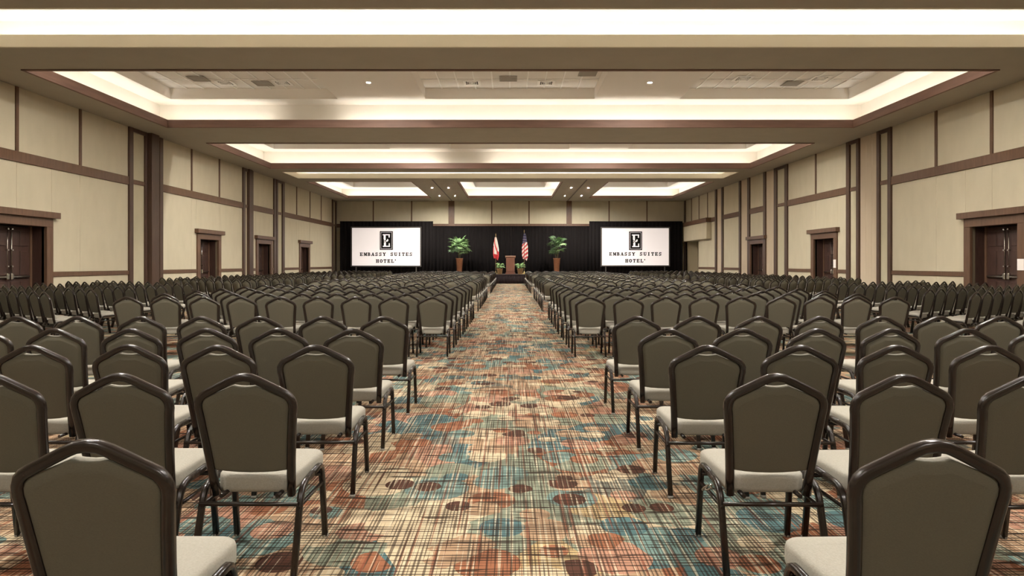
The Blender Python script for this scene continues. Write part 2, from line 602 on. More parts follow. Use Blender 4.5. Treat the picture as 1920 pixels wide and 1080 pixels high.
def P2(a, b):
    u, v = wy(a), wy(b)
    return (min(u, v), max(u, v))
Lp = [P2(240, 247), P2(270, 274), P2(297, 303), P2(454, 458), P2(468.5, 473), P2(512, 516), P2(517, 519.5), P2(528, 532), P2(622, 624), P2(628, 629.9)]
yl = lambda px: wy(px)
left_bays = [
    (YF, wy(240), 'bay', [-6.2, -3.6, -1.0, 1.6, 4.2, 6.8, 9.4, 12.0, 14.75, wy(31), wy(150)]),
    (wy(247), wy(270), 'narrow', []), (wy(288), wy(297), 'narrow', []),
    (wy(303), wy(454), 'bay', [wy(359), wy(411)]), (wy(458), wy(463), 'narrow', []),
    (wy(473), wy(512), 'bay', []), (wy(519.5), wy(528), 'narrow', []),
    (wy(532), wy(622), 'bay', [wy(556), wy(581), wy(602)]), (wy(624), wy(628), 'narrow', [])]
left_bays[0][3].remove(14.75)
wall_left = make_wall(-1, 'wall_left', 'left ballroom wall of tan fabric panels with brown wood rails', Lp, left_bays,
                      [(wy(274), wy(288), .22), (wy(463), wy(468.5), .14)])
Rp = [P2(1667, 1673), P2(1646.5, 1651.5), P2(1608, 1613), P2(1589, 1595), P2(1473, 1478), P2(1453, 1458), P2(1433, 1437), P2(1403, 1407),
      P2(1387, 1390), P2(1354, 1357), P2(1342, 1345), P2(1284, 1286)]
right_bays = [
    (YF, wy(1673), 'bay', [-6.2, -3.6, -1.0, 1.6, 4.2, 6.8, 9.4, 12.0, 15.4, wy(1860), wy(1755.7)]),
    (wy(1667), wy(1651.5), 'narrow', []), (wy(1608), wy(1595), 'narrow', []),
    (wy(1589), wy(1478), 'bay', [wy(1530)]), (wy(1473), wy(1458), 'narrow', []),
    (wy(1433), wy(1407), 'bay', []), (wy(1387), wy(1357), 'bay', []),
    (wy(1342), 45.7, 'bay', [wy(1327), wy(1311)]), (45.7, wy(1286), 'bulkhead', [wy(1297)])]
pockets = [(wy(1646.5), wy(1613)), (wy(1453), wy(1437)), (wy(1403), wy(1390)), (wy(1354), wy(1345))]
ALC = (45.7, 49.0, 0, 3.09)
wall_right = make_wall(1, 'wall_right', 'right ballroom wall of tan fabric panels with brown wood rails', Rp, right_bays, (), pockets, ALC)
# bulkhead over the alcove at the far right corner
MB().bevel_box(XW - .34, XW - .002, 42.8, YB - .02, 3.09, 4.2, .02).obj('bulkhead', 'wall_fabric', wall_right)
MB().bevel_box(XW - .40, XW - .002, 42.74, YB - .02, 4.2, 4.5, .015).obj('bulkhead_cornice', 'wood', wall_right)
al = MB()
al.box(XW + .9, XW + .96, 45.6, 49.1, 0, 3.2).box(XW + .03, XW + .96, 45.64, 45.7, 0, 3.2)
al.box(XW + .03, XW + .96, 49.0, 49.06, 0, 3.2).box(XW + .03, XW + .96, 45.6, 49.1, 3.12, 3.2)
al.obj('alcove_lining', 'wall_fabric', wall_right)

# --- back and front walls
wb = struct(MB().box(-XW - .2, XW + .2, YB + .03, YB + .13, 0, 8.0).obj('wall_back', 'wall_back'),
            'far ballroom wall of tan panels above the black drapes', 'wall')
def bx(px):
    return (px - PX) * YB / F
bat = [700, 772, 922, 992, 1142, 1213]
bp = [(841, 852), (1062, 1072)]
edges = sorted([-XW, XW] + [bx(p) for p in bat] + [bx((a + b) / 2) for a, b in bp])
for a, b in zip(edges, edges[1:]):
    for z0, z1 in ((.14, Z_R0), (Z_R1, ZC)):
        MB().bevel_box(a + .004, b - .004, YB, YB + .029, z0 + .004, z1 - .004, .008).obj('fabric_panel', 'wall_fabric', wb)
for p in bat:
    MB().bevel_box(bx(p) - .045, bx(p) + .045, YB - .03, YB + .02, Z_R1, ZC, .008).obj('batten', 'wood', wb)
for a, b in bp:
    MB().bevel_box(bx(a), bx(b), YB - .07, YB + .02, 0, ZC, .01).obj('post', 'wood', wb)
for a, b in ((-XW, bx(841)), (bx(852), bx(1062)), (bx(1072), XW)):
    MB().bevel_box(a, b, YB - .045, YB + .02, Z_R0, Z_R1, .008).obj('wood_rail', 'wood', wb)
    MB().bevel_box(a, b, YB - .02, YB + .02, 0, .14, .008).obj('baseboard', 'wood_dark', wb)
struct(MB().box(-XW - .2, XW + .2, YF - .13, YF - .03, 0, 8.0).obj('wall_front', 'wall_fabric'),
       'tan ballroom wall behind the camera', 'wall')

# --- doors
DN = [0]
def make_door(sg, y0, y1, label, hardware=True):
    DN[0] += 1
    d = struct(link('door_%d' % DN[0], None, None, (sg * XW, (y0 + y1) / 2, 0)), label, 'door')
    hw = (y1 - y0) / 2
    def lb(x0, x1, a, b, z0, z1, bev=.008):
        # x measured from the wall plane into the room (positive = proud)
        return MB().bevel_box(-sg * x0, -sg * x1, a, b, z0, z1, bev)
    for a, b in ((-hw - CAS, -hw), (hw, hw + CAS)):
        lb(-.03, .06, a, b, 0, DTOP).obj('casing', 'wood', d)
    lb(-.03, .06, -hw - CAS, hw + CAS, DTOP, 2.74).obj('header', 'wood', d)
    lb(-.03, .17, -hw - CAS - .16, hw + CAS + .16, 2.74, 2.92).obj('head_cap', 'wood', d)
    for a, b in ((-hw - .03, -hw), (hw, hw + .03)):
        lb(-REVEAL - .05, -.03, a, b, 0, DTOP, .003).obj('jamb_lining', 'door_wood', d)
    lb(-REVEAL - .05, -.03, -hw, hw, DTOP, DTOP + .03, .003).obj('jamb_lining', 'door_wood', d)
    for a, b in ((-hw, -hw + .07), (hw - .07, hw)):
        lb(-REVEAL - .02, -REVEAL + .05, a, b, 0, DTOP, .004).obj('door_stop', 'wood', d)
    for s in (-1, 1):
        a, b = (-hw + .07, -.004) if s < 0 else (.004, hw - .07)
        leaf = lb(-REVEAL - .02, -REVEAL + .025, a, b, .01, DTOP - .02, .004).obj('door_leaf', 'door_wood', d)
        w = b - a
        for z0, z1 in ((.18, .92), (1.1, 1.78), (1.92, 2.34)):
            for q in (0, 1):
                p0 = a + .09 + q * (w - .18 + .06) / 2
                p1 = p0 + (w - .18 - .06) / 2
                lb(-REVEAL + .024, -REVEAL + .045, p0, p1, z0, z1, .014).obj('raised_panel', 'door_wood', leaf)
        if hardware:
            yy = s * .075
            X = -sg * (-REVEAL + .075)
            rod = MB().tube([(X, yy, 1.16), (X, yy, 1.75), (X, yy, 2.42)], .011, 8, up=(1, 0, 0))
            for zz in (1.35, 1.8, 2.38):
                rod.box(X - .035, X + .035, yy - .025, yy + .025, zz - .02, zz + .02)
            rod.obj('latch_rod', 'chrome', leaf)
            lb(-REVEAL + .02, -REVEAL + .12, yy - .045, yy + .045, .98, 1.16, .02).obj('lock_case', 'chrome', leaf)
            ya, yb2 = sorted((s * .12, s * (hw - .14)))
            lb(-REVEAL + .05, -REVEAL + .10, ya, yb2, 1.03, 1.085, .012).obj('push_bar', 'chrome', leaf)
    return d
dl = ['dark wood double door nearest the camera in the left wall', 'dark wood double door in left wall between the two wide post groups',
      'dark wood double door third along the left wall', 'dark wood double door in left wall nearest the stage']
for (a, b), l in zip(DOORS[-1], dl):
    make_door(-1, a, b, l)
dr = ['dark wood double door nearest the camera in the right wall', 'dark wood double door with white notice, middle of right wall',
      'dark wood double door in right wall between two tan pocket columns']
for (a, b), l in zip(DOORS[1], dr):
    make_door(1, a, b, l)
def notice(y, z, w, h, label):
    o = MB().bevel_box(XW - .072, XW - .0605, y - w / 2, y + w / 2, z - h / 2, z + h / 2, .003).obj('notice_card', 'paper')
    tag(o, label, 'notice')
notice(26.42, 1.42, .2, .34, 'small white notice on the casing of the middle right door')
notice(16.79, 1.40, .22, .30, 'white notice at right edge on casing of the nearest right door')

# ------------------------------------------------------------------ ceiling fittings
def downlight(x, y, z, label, group, sc=1.0, lens='can_light'):
    t = thing('recessed_downlight', label, 'downlight', (x, y, z), 0, group)
    n = 16
    q = MB()
    ro, ri = .115 * sc, .085 * sc
    rings = [[(r * math.cos(2 * math.pi * i / n), r * math.sin(2 * math.pi * i / n), zz) for i in range(n)] for r, zz in ((ro, 0), (ro, -.008), (ri, -.012), (ri - .005, 0))]
    q.loft(rings, 0, False, True).obj('trim_ring', 'grid_white', t)
    MB().lathe([(ri - .006, -.001), (ri - .007, -.003)], n).obj('lens', lens, t)
g = 'recessed downlights in the ceiling'
def added_cans(y0, y1, ys, where):  # extra downlights, all out of view, added to brighten the room
    for sx, sd in ((-4.5, 'left'), (4.42, 'right')):
        for k, yy in enumerate(ys):
            downlight(sx, yy, ZT, 'added unseen downlight in %s, %s of its middle recess, %s from camera' % (where, sd, ('first', 'second', 'third')[k]), g)
added_cans(-7, -1, (-4.6,), 'coffer behind camera')
added_cans(1.6, 10.6, (2.6, 5.6, 8.6), 'coffer overhead')
added_cans(15.93, 22.58, (16.3, 18.3), 'second coffer')
added_cans(25.6, 32.3, (26.2, 28.0, 29.8), 'third coffer')
for yy, where in ((1.88, 'coffer overhead'), (16.2, 'second coffer'), (25.88, 'third coffer')):  # hidden downlights added to lift the backs of the angled chairs
    for sx, sd in ((-9.2, 'left'), (9.2, 'right')):
        downlight(sx, yy, ZT, 'added unseen downlight at the near edge of the %s, %s side of room' % (where, sd), g, .8)
downlight(-4.5, 20.3, ZT, 'small round downlight in lit coffer, left of the middle tiled recess', g, .75)
downlight(4.42, 20.3, ZT, 'small round downlight in lit coffer, right of the middle tiled recess', g, .75)
for (px, py, lab) in ((810, 352, 'far downlight left of the left ceiling track, nearer one'), (841, 352, 'far downlight right of the left ceiling track, nearer one'),
                      (824, 367, 'far downlight left of the left ceiling track, by back wall'), (853, 367, 'far downlight right of the left ceiling track, by back wall'),
                      (1071, 352, 'far downlight left of the right ceiling track, nearer one'), (1103, 352, 'far downlight right of the right ceiling track, nearer one'),
                      (1059, 367, 'far downlight left of the right ceiling track, by back wall'), (1090, 367, 'far downlight right of the right ceiling track, by back wall')):
    Y = F * (ZC - EYE) / (PY - py)
    downlight((px - PX) * Y / F, Y, ZC, lab, g, .6, 'can_light_dim')
for sx, l in ((-4.5, 'dark operable-wall track in far ceiling, left of middle coffer'), (4.4, 'dark operable-wall track in far ceiling, right of middle coffer')):
    tag(MB().box(sx - .04, sx + .04, 36.9, 49.2, ZC - .012, ZC).obj('ceiling_track', 'wood_dark'), l, 'track')

def diffuser(x, y, label):
    t = thing('air_diffuser', label, 'air vent', (x, y, ZR - .008), 0, 'square air diffusers in the tiled recesses')
    q = frame_boxes(MB(), -.20, .20, -.20, .20, 0, .09, -.012, .0)
    q.obj('frame', 'grid_white', t)
    MB().box(-.2, .2, -.2, .2, -.004, .0).obj('throat', 'ink', t)
    for k, (a, z) in enumerate(((.165, -.022), (.11, -.028), (.055, -.034))):
        frame_boxes(MB(), -a + .02, a - .02, -a + .02, a - .02, 0, .02, z, -.004).obj('louvre', 'grid_white', t)
def grille(x, y, label):
    t = thing('return_grille', label, 'air vent', (x, y, ZR - .008), 0, 'grey return grilles in the tiled recesses')
    frame_boxes(MB(), -.25, .25, -.25, .25, 0, .04, -.014, .0).obj('frame', 'grille_grey', t)
    q = MB().box(-.25, .25, -.25, .25, -.005, 0)
    q.obj('screen', 'grille_grey', t)
    for i in range(6):
        MB().box(-.25, .25, -.22 + i * .088 - .012, -.22 + i * .088 + .012, -.012, -.005).obj('slat', 'grille_grey', t)
for px, py, l in ((423, 155, 'square air diffuser in left tiled recess, nearer the wall'), (530, 155, 'square air diffuser in left tiled recess, nearer the room centre'),
                  (885, 155, 'square air diffuser in middle tiled recess, left one'), (1024, 155, 'square air diffuser in middle tiled recess, right one'),
                  (1393, 147, 'square air diffuser in right tiled recess, nearer the room centre'), (1537, 147, 'square air diffuser in right tiled recess, nearer the wall')):
    Y = F * (ZR - EYE) / (PY - py)
    diffuser((px - PX) * Y / F, Y, l)
for px, py, l in ((372, 147, 'grey return grille in left tiled recess, outer one'), (493, 156, 'grey return grille between two diffusers in left tiled recess'),
                  (953, 147, 'grey return grille between two diffusers in middle tiled recess'), (1102, 137, 'grey return grille at right end of middle tiled recess'),
                  (1485, 156, 'grey return grille between two diffusers in right tiled recess')):
    Y = F * (ZR - EYE) / (PY - py)
    grille((px - PX) * Y / F, Y, l)

# ------------------------------------------------------------------ stage end
def pleated(x0, x1, y, z0, z1, amp, wl, rows=2, both=True):
    n = int((x1 - x0) / wl * 6)
    q = MB()
    v = []
    for j in range(rows + 1):
        z = z0 + (z1 - z0) * j / rows
        for i in range(n + 1):
            x = x0 + (x1 - x0) * i / n
            a = amp * (1.0 - .35 * j / rows)
            v.append((x, y + a * math.sin(2 * math.pi * x / wl) + .4 * a * math.sin(2 * math.pi * x / wl * .37 + 1), z))
    f = []
    for j in range(rows):
        for i in range(n):
            f.append((j * (n + 1) + i, j * (n + 1) + i + 1, (j + 1) * (n + 1) + i + 1, (j + 1) * (n + 1) + i))
    k = len(v)
    v += [(a, b + .03, c) for a, b, c in v]
    f += [tuple(reversed([i + k for i in t])) for t in f]
    bd = [i for i in range(n + 1)] + [(j + 1) * (n + 1) - 1 for j in range(1, rows + 1)] + [rows * (n + 1) + i for i in range(n - 1, -1, -1)] + [j * (n + 1) for j in range(rows - 1, 0, -1)]
    for i in range(len(bd)):
        a, b = bd[i], bd[(i + 1) % len(bd)]
        f.append((b, a, a + k, b + k))
    q.add(v, f, 0, True)
    return q
def drape(x0, x1, y, z1, label):
    t = thing('pipe_and_drape', label, 'drape', ((x0 + x1) / 2, y, 0))
    w = (x1 - x0) / 2
    n = max(2, round((x1 - x0) / 3.0))
    for i in range(n):
        a = -w + 2 * w * i / n
        pleated(a + .002, a + 2 * w / n - .002, 0, .02, z1 - .02, .05, .28).obj('drape_panel', 'drape', t)
    MB().tube([(-w, .01, z1 - .03), (w, .01, z1 - .03)], .03, 8).obj('top_pipe', 'drape', t)
    for s in (-w + .05, w - .05):
        MB().tube([(s, .12, .0), (s, .12, z1 - .05)], .025, 8, up=(0, 1, 0)).obj('upright', 'screen_frame', t)
        MB().bevel_box(s - .2, s + .2, -.02, .28, 0, .012, .004).obj('base_plate', 'screen_frame', t)
drape(-12.88, -5.84, 48.35, 4.62, 'tall black drape behind the left projection screen')
drape(5.96, 13.0, 48.35, 4.62, 'tall black drape behind the right projection screen')
drape(-6.5, 6.6, 48.98, 4.30, 'black drape behind the stage between the two screens')

# screen lettering from slab-serif strokes on a unit cell
def arc(cx, cy, rx, ry, tx, ty, a0, a1, n=10):
    # ring segment polygon list
    out = []
    for i in range(n):
        g0, g1 = R(a0 + (a1 - a0) * i / n), R(a0 + (a1 - a0) * (i + 1) / n)
        out.append([(cx + rx * math.cos(g0), cy + ry * math.sin(g0)), (cx + rx * math.cos(g1), cy + ry * math.sin(g1)),
                    (cx + (rx - tx) * math.cos(g1), cy + (ry - ty) * math.sin(g1)), (cx + (rx - tx) * math.cos(g0), cy + (ry - ty) * math.sin(g0))])
    return out
def rc(x, y, w, h):
    return [[(x, y), (x + w, y), (x + w, y + h), (x, y + h)]]
GL = {
    'E': rc(.1, 0, .24, 1) + rc(0, 0, .86, .12) + rc(0, .88, .86, .12) + rc(.3, .45, .3, .1) + rc(.74, 0, .12, .32) + rc(.74, .68, .12, .32) + rc(.56, .33, .09, .34),
    'M': rc(.06, 0, .12, 1) + rc(.74, 0, .24, 1) + rc(-.02, 0, .3, .1) + rc(.66, 0, .4, .1) + rc(-.02, .9, .3, .1) + rc(.8, .9, .26, .1) + [[(.06, 1), (.3, 1), (.58, .1), (.42, .1)], [(.42, .1), (.55, .1), (.86, 1), (.74, 1)]],
    'B': rc(.1, 0, .24, 1) + rc(0, 0, .4, .1) + rc(0, .9, .4, .1) + rc(.3, .45, .2, .1) + arc(.42, .75, .36, .25, .22, .1, -90, 90) + arc(.44, .27, .42, .27, .24, .1, -90, 90),
    'A': [[(.02, 0), (.14, 0), (.5, .9), (.44, 1)], [(.6, 0), (.9, 0), (.56, 1), (.4, 1)]] + rc(.24, .28, .44, .1) + rc(-.06, 0, .3, .1) + rc(.54, 0, .44, .1),
    'S': arc(.42, .74, .34, .26, .18, .12, 20, 270) + arc(.42, .27, .36, .27, .2, .12, -160, 90) + rc(.68, .66, .1, .34) + rc(.04, 0, .1, .34),
    'Y': rc(.34, 0, .24, .5) + [[(.0, 1), (.28, 1), (.58, .45), (.34, .45)], [(.72, 1), (.86, 1), (.58, .42), (.46, .48)]] + rc(.22, 0, .48, .1) + rc(-.06, .9, .42, .1) + rc(.6, .9, .36, .1),
    'U': rc(.08, .3, .24, .7) + rc(.72, .3, .12, .7) + arc(.46, .32, .38, .32, .2, .12, 180, 360) + rc(-.02, .9, .44, .1) + rc(.6, .9, .34, .1),
    'I': rc(.33, 0, .26, 1) + rc(.2, 0, .52, .1) + rc(.2, .9, .52, .1),
    'T': rc(.34, 0, .24, 1) + rc(.02, .88, .88, .12) + rc(.02, .64, .1, .3) + rc(.8, .64, .1, .3) + rc(.22, 0, .48, .1),
    'H': rc(.08, 0, .24, 1) + rc(.62, 0, .24, 1) + rc(.3, .45, .34, .1) + rc(-.02, 0, .44, .1) + rc(.52, 0, .44, .1) + rc(-.02, .9, .44, .1) + rc(.52, .9, .44, .1),
    'O': arc(.46, .5, .44, .5, .24, .12, 0, 360, 20),
    'L': rc(.1, 0, .24, 1) + rc(0, 0, .84, .12) + rc(0, .9, .46, .1) + rc(.72, 0, .12, .36),
    '*': arc(.1, .82, .16, .16, .159, .159, 0, 360, 12)}
def polys(mb, pl, x0, z0, sx, sz, y, th=.004, mi=0):
    for p in pl:
        n = len(p)
        pts = [(x0 + a * sx, z0 + b * sz) for a, b in p]
        v = [(a, y - th, c) for a, c in pts] + [(a, y, c) for a, c in pts]
        f = [tuple(range(n)), tuple(range(2 * n - 1, n - 1, -1))] + [(i, n + i, n + (i + 1) % n, (i + 1) % n) for i in range(n)]
        mb.add(v, f, mi)
def screen(x0, x1, z0, z1, y, label):
    cx = (x0 + x1) / 2
    t = thing('projection_screen', label, 'screen', (cx, y, 0))
    w = (x1 - x0) / 2
    MB().bevel_box(-w, w, 0, .02, z0, z1, .003).obj('screen_surface', 'screen_white', t)
    frame_boxes_xz = MB()
    b = .09
    frame_boxes_xz.box(-w - b, w + b, -.02, .05, z1, z1 + b).box(-w - b, w + b, -.02, .05, z0 - b, z0)
    frame_boxes_xz.box(-w - b, -w, -.02, .05, z0, z1).box(w, w + b, -.02, .05, z0, z1)
    frame_boxes_xz.obj('frame', 'screen_frame', t)
    for s in (-w + .3, w - .3):
        MB().box(s - .04, s + .04, .02, .06, 0, z0 - b).obj('leg', 'screen_frame', t)
        MB().bevel_box(s - .05, s + .05, -.35, .25, 0, .05, .01).obj('foot', 'screen_frame', t)
    k = YB / F * (y / YB)
    # emblem: framed black plate with a tall letter crossed by a swash
    em = MB()
    ex, ez, ew, eh = .02, z1 - .95, .49, .70
    em.box(ex - ew, ex + ew, -.006, 0, ez - eh, ez + eh)
    plate = em.obj('emblem', 'ink', t)
    q = MB()
    bw = .018
    for a in (.075,):
        q.box(ex - ew + a, ex + ew - a, -.012, -.006, ez + eh - a - bw, ez + eh - a)
        q.box(ex - ew + a, ex + ew - a, -.012, -.006, ez - eh + a, ez - eh + a + bw)
        q.box(ex - ew + a, ex - ew + a + bw, -.012, -.006, ez - eh + a, ez + eh - a)
        q.box(ex + ew - a - bw, ex + ew - a, -.012, -.006, ez - eh + a, ez + eh - a)
    E1 = rc(.12, .60, .26, .40) + rc(.16, 0, .26, .36) + rc(0, .92, .92, .08) + rc(.02, 0, .92, .08) + rc(.76, .74, .14, .2) + rc(.78, .06, .14, .22)
    E1 += [[(.14, .44), (.40, .36), (.40, .40), (.16, .50)]] + [[(.14, .60), (.38, .60), (.38, .50), (.18, .53)]]
    E1 += [[(.38, .44), (.56, .56), (.74, .54), (.70, .46), (.56, .40)], [(.56, .56), (.64, .64), (.70, .60), (.72, .54)]]
    polys(q, E1, ex - .27, ez - .47, .58, .94, -.006, .006)
    q.obj('emblem_letter', 'screen_white', plate)
    pit = .286
    for text, zz in (('EMBASSY SUITES', z0 + .72), ('HOTEL*', z0 + .21)):
        n = len(text)
        x = -pit * (n if '*' not in text else n - .4) / 2 + .02
        m = MB()
        for ch in text:
            if ch != ' ':
                for du, dv in ((0, 0), (.016, 0), (0, .014), (.016, .014)):
                    polys(m, GL[ch], x + .02 + du, zz + dv, .225 if ch != '*' else .2, .25, 0, .005 + du * .03 + dv * .05)
            x += pit
        m.obj('lettering', 'ink', t)
screen(-11.88, -6.77, 1.27, 4.10, 48.0, 'white projection screen with hotel emblem, left of stage')
screen(6.86, 11.88, 1.29, 4.08, 48.0, 'white projection screen with hotel emblem, right of stage')

# stage
SZ = .66
st = thing('stage', 'low dark stage platform with pleated skirt at end of aisle', 'stage', (0, 45.1, 0))
for i in range(5):
    a = -5.75 + i * 2.3
    MB().bevel_box(a + .003, a + 2.3 - .003, .04, 3.05, SZ - .08, SZ, .008).obj('platform', 'stage_top', st)
    for xx in (a + .15, a + 2.15):
        for yy in (.3, 2.85):
            MB().box(xx - .03, xx + .03, yy - .03, yy + .03, 0, SZ - .08).obj('leg', 'screen_frame', st)
pleated(-5.75, 5.75, -.02, .01, SZ - .07, .03, .2).obj('skirt', 'skirt', st)
MB().box(-5.75, 5.75, -.05, .035, SZ - .09, SZ - .005).obj('skirt_band', 'skirt', st)

# lectern
lt = thing('lectern', 'reddish brown wooden lectern at centre of stage', 'lectern', (.0, 46.1, SZ))
MB().bevel_box(-.31, .31, -.2, .24, .1, 1.22, .015).obj('body', 'lectern_wood', lt)
MB().bevel_box(-.36, .36, -.25, .29, 0, .1, .015).obj('plinth', 'lectern_wood', lt)
MB().bevel_box(-.24, .24, -.215, -.2, .22, 1.08, .006).obj('front_panel', 'lectern_wood', lt)
q = MB()
q.loft([[(-.37, -.27, 1.26), (.37, -.27, 1.26), (.37, .30, 1.16), (-.37, .30, 1.16)],
        [(-.37, -.27, 1.32), (.37, -.27, 1.32), (.37, .30, 1.22), (-.37, .30, 1.22)]])
q.obj('reading_top', 'lectern_top', lt)
MB().box(-.30, .30, -.19, .23, 1.22, 1.2601).obj('neck', 'lectern_wood', lt)

# flags
def flag(x, y, h, kind, label):
    t = thing('flag', label, 'flag', (x, y, SZ))
    MB().lathe([(.17, 0), (.17, .03), (.10, .06), (.03, .10), (.025, .2)], 16).obj('base', 'brass', t)
    MB().tube([(0, 0, .18), (0, 0, h)], .018, 8, up=(0, 1, 0)).obj('pole', 'pole_wood', t)
    MB().lathe([(.018, h), (.03, h + .02), (.012, h + .05), (.035, h + .09), (.002, h + .22)], 8).obj('finial', 'brass', t)
    ln = 1.9 if kind == 'us' else 1.58
    nu, nv = 28, 40
    v, f, mi = [], [], []
    for j in range(nv + 1):
        s = j / nv
        z = h - .06 - s * ln
        wd = .05 + .17 * min(1, s * 1.9) ** .8
        if s > .82:
            wd *= 1 - .35 * (s - .82) / .18
        for i in range(nu + 1):
            u = i / nu
            xx = (u - .42) * 2 * wd + (.02 if kind == 'us' else -.02)
            yy = -.04 + .06 * math.sin(u * 6 * math.pi + s * 1.3) * (.4 + s)
            zz = z - .16 * s * u + (.07 * math.sin(u * 3.1) * s)
            v.append((xx, yy, zz))
    for j in range(nv):
        for i in range(nu):
            f.append((j * (nu + 1) + i, j * (nu + 1) + i + 1, (j + 1) * (nu + 1) + i + 1, (j + 1) * (nu + 1) + i))
            s, u = (j + .5) / nv, (i + .5) / nu
            if kind == 'us':
                if s < .42 - .1 * u:
                    mi.append(2 if not ((i % 4 == 1) and (j % 4 == 1)) else 0)
                else:
                    mi.append(1 if math.sin(2 * math.pi * ((u * .55 + s * 2.1) * 3.1)) > 0 else 0)
            else:
                d = abs((u - .5) * 1.5 - (s - .5) * 2.0)
                d2 = abs((u - .5) * 1.5 + (s - .62) * 1.7)
                mi.append(1 if (d < .17 or s > .80 or (u < .14 and s > .4) or (s > .62 and u > .8)) else 0)
    k = len(v)
    v2 = v + [(a, b + .006, c) for a, b, c in v]
    f2 = f + [tuple(reversed([i + k for i in t_])) for t_ in f]
    q = MB()
    q.v, q.f, q.m, q.s = v2, f2, mi + mi, [True] * len(f2)
    q.obj('cloth', ['flag_white', 'flag_red', 'flag_blue'], t)
flag(-1.08, 47.3, 2.78, 'state', 'white and red flag hanging on pole left of lectern')
flag(1.02, 47.3, 3.06, 'us', 'red and white striped flag with blue canton right of lectern')

# plants
def frond(rng, L, n=9):
    # fan leaf: stalk plus radiating pointed leaflets, growing along +x then fanned
    q = MB()
    q.tube([(0, 0, 0), (L * .35, 0, L * .12), (L * .6, 0, L * .14)], .009, 5)
    bx_, bz_ = L * .6, L * .14
    for i in range(n):
        a = R(-105 + 210 * i / (n - 1)) + rng.uniform(-.08, .08)
        l = L * .46 * rng.uniform(.8, 1.1)
        wd = l * .11
        dx, dy = math.cos(a), math.sin(a)
        dr = -l * rng.uniform(.15, .4)
        p0 = (bx_, 0, bz_)
        m1 = (bx_ + dx * l * .5 - dy * wd, dy * l * .5 + dx * wd, bz_ + dr * .2)
        m2 = (bx_ + dx * l * .5 + dy * wd, dy * l * .5 - dx * wd, bz_ + dr * .2)
        mid = (bx_ + dx * l * .5, dy * l * .5, bz_ + dr * .2 + wd * .35)
        tip = (bx_ + dx * l, dy * l, bz_ + dr)
        q.add([p0, m1, tip, m2, mid], [(0, 4, 1), (1, 4, 2), (2, 4, 3), (3, 4, 0)])
    return q
def palm(x, y, h_pot, spec, label, seed):
    rng = random.Random(seed)
    t = thing('potted_palm', label, 'plant', (x, y, SZ))
    pot = MB().lathe([(.17, 0), (.18, .02), (.25, h_pot - .06), (.265, h_pot - .05), (.265, h_pot), (.235, h_pot), (.23, h_pot - .05)], 20).obj('planter', 'planter', t)
    MB().lathe([(.228, h_pot - .06), (.225, h_pot - .045)], 16).obj('soil', 'soil', t)
    for i in range(5):
        a = rng.uniform(0, 6.28)
        MB().tube([(.06 * math.cos(a), .06 * math.sin(a), h_pot - .06), (.1 * math.cos(a), .1 * math.sin(a), h_pot + .3), (.14 * math.cos(a + .4), .14 * math.sin(a + .4), h_pot + spec['stem'] * rng.uniform(.7, 1))], .014, 6).obj('cane', 'stem', t)
    for i in range(spec['n']):
        zt = h_pot + spec['z0'] + (spec['z1'] - spec['z0']) * rng.random()
        a = rng.uniform(0, 2 * math.pi)
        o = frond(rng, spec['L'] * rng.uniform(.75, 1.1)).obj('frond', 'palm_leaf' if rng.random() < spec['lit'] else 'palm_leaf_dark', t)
        el = rng.uniform(-.2, 1.1) * (1.0 if zt > h_pot + .5 else .5)
        o.location = (spec['dx'] * (zt - h_pot) + .05 * math.cos(a), .05 * math.sin(a), zt)
        o.rotation_euler = (rng.uniform(-.4, .4), -el, a)
palm(-3.76, 47.2, 1.16, dict(n=60, z0=.35, z1=1.1, L=.86, stem=.9, lit=.75, dx=.02), 'bushy fan palm in tall brown planter left of the flags', 3)
palm(3.42, 47.2, 1.16, dict(n=44, z0=.2, z1=1.25, L=.74, stem=.9, lit=.35, dx=.05), 'sparser dark fan palm in tall brown planter right of the flags', 9)
def bush(x, y, label, seed):
    rng = random.Random(seed)
    t = thing('potted_plant', label, 'plant', (x, y, SZ))
    MB().lathe([(.15, 0), (.16, .02), (.21, .36), (.225, .37), (.225, .41), (.195, .41), (.19, .37)], 18).obj('pot', 'basket', t)
    MB().lathe([(.19, .36), (.188, .38)], 16).obj('soil', 'soil', t)
    for i in range(46):
        a = rng.uniform(0, 6.28)
        q = MB()
        l, w = rng.uniform(.16, .24), rng.uniform(.05, .08)
        q.add([(0, 0, 0), (l * .45, w, .02), (l, 0, -.03), (l * .45, -w, .02), (l * .45, 0, .035)], [(0, 4, 1), (1, 4, 2), (2, 4, 3), (3, 4, 0)])
        q.tube([(-.12, 0, -.08), (0, 0, 0)], .004, 4)
        o = q.obj('leaf', 'bush_leaf' if rng.random() < .65 else 'palm_leaf', t)
        rr = rng.uniform(.05, .24)
        o.location = (rr * math.cos(a), rr * math.sin(a), .44 + rng.uniform(.02, .34) * (1.1 - rr))
        o.rotation_euler = (rng.uniform(-.3, .3), rng.uniform(-.6, .3), a)
bush(-.76, 45.60, 'leafy green plant in brown pot left of the lectern', 5)
bush(.70, 45.60, 'leafy green plant in brown pot right of the lectern', 6)

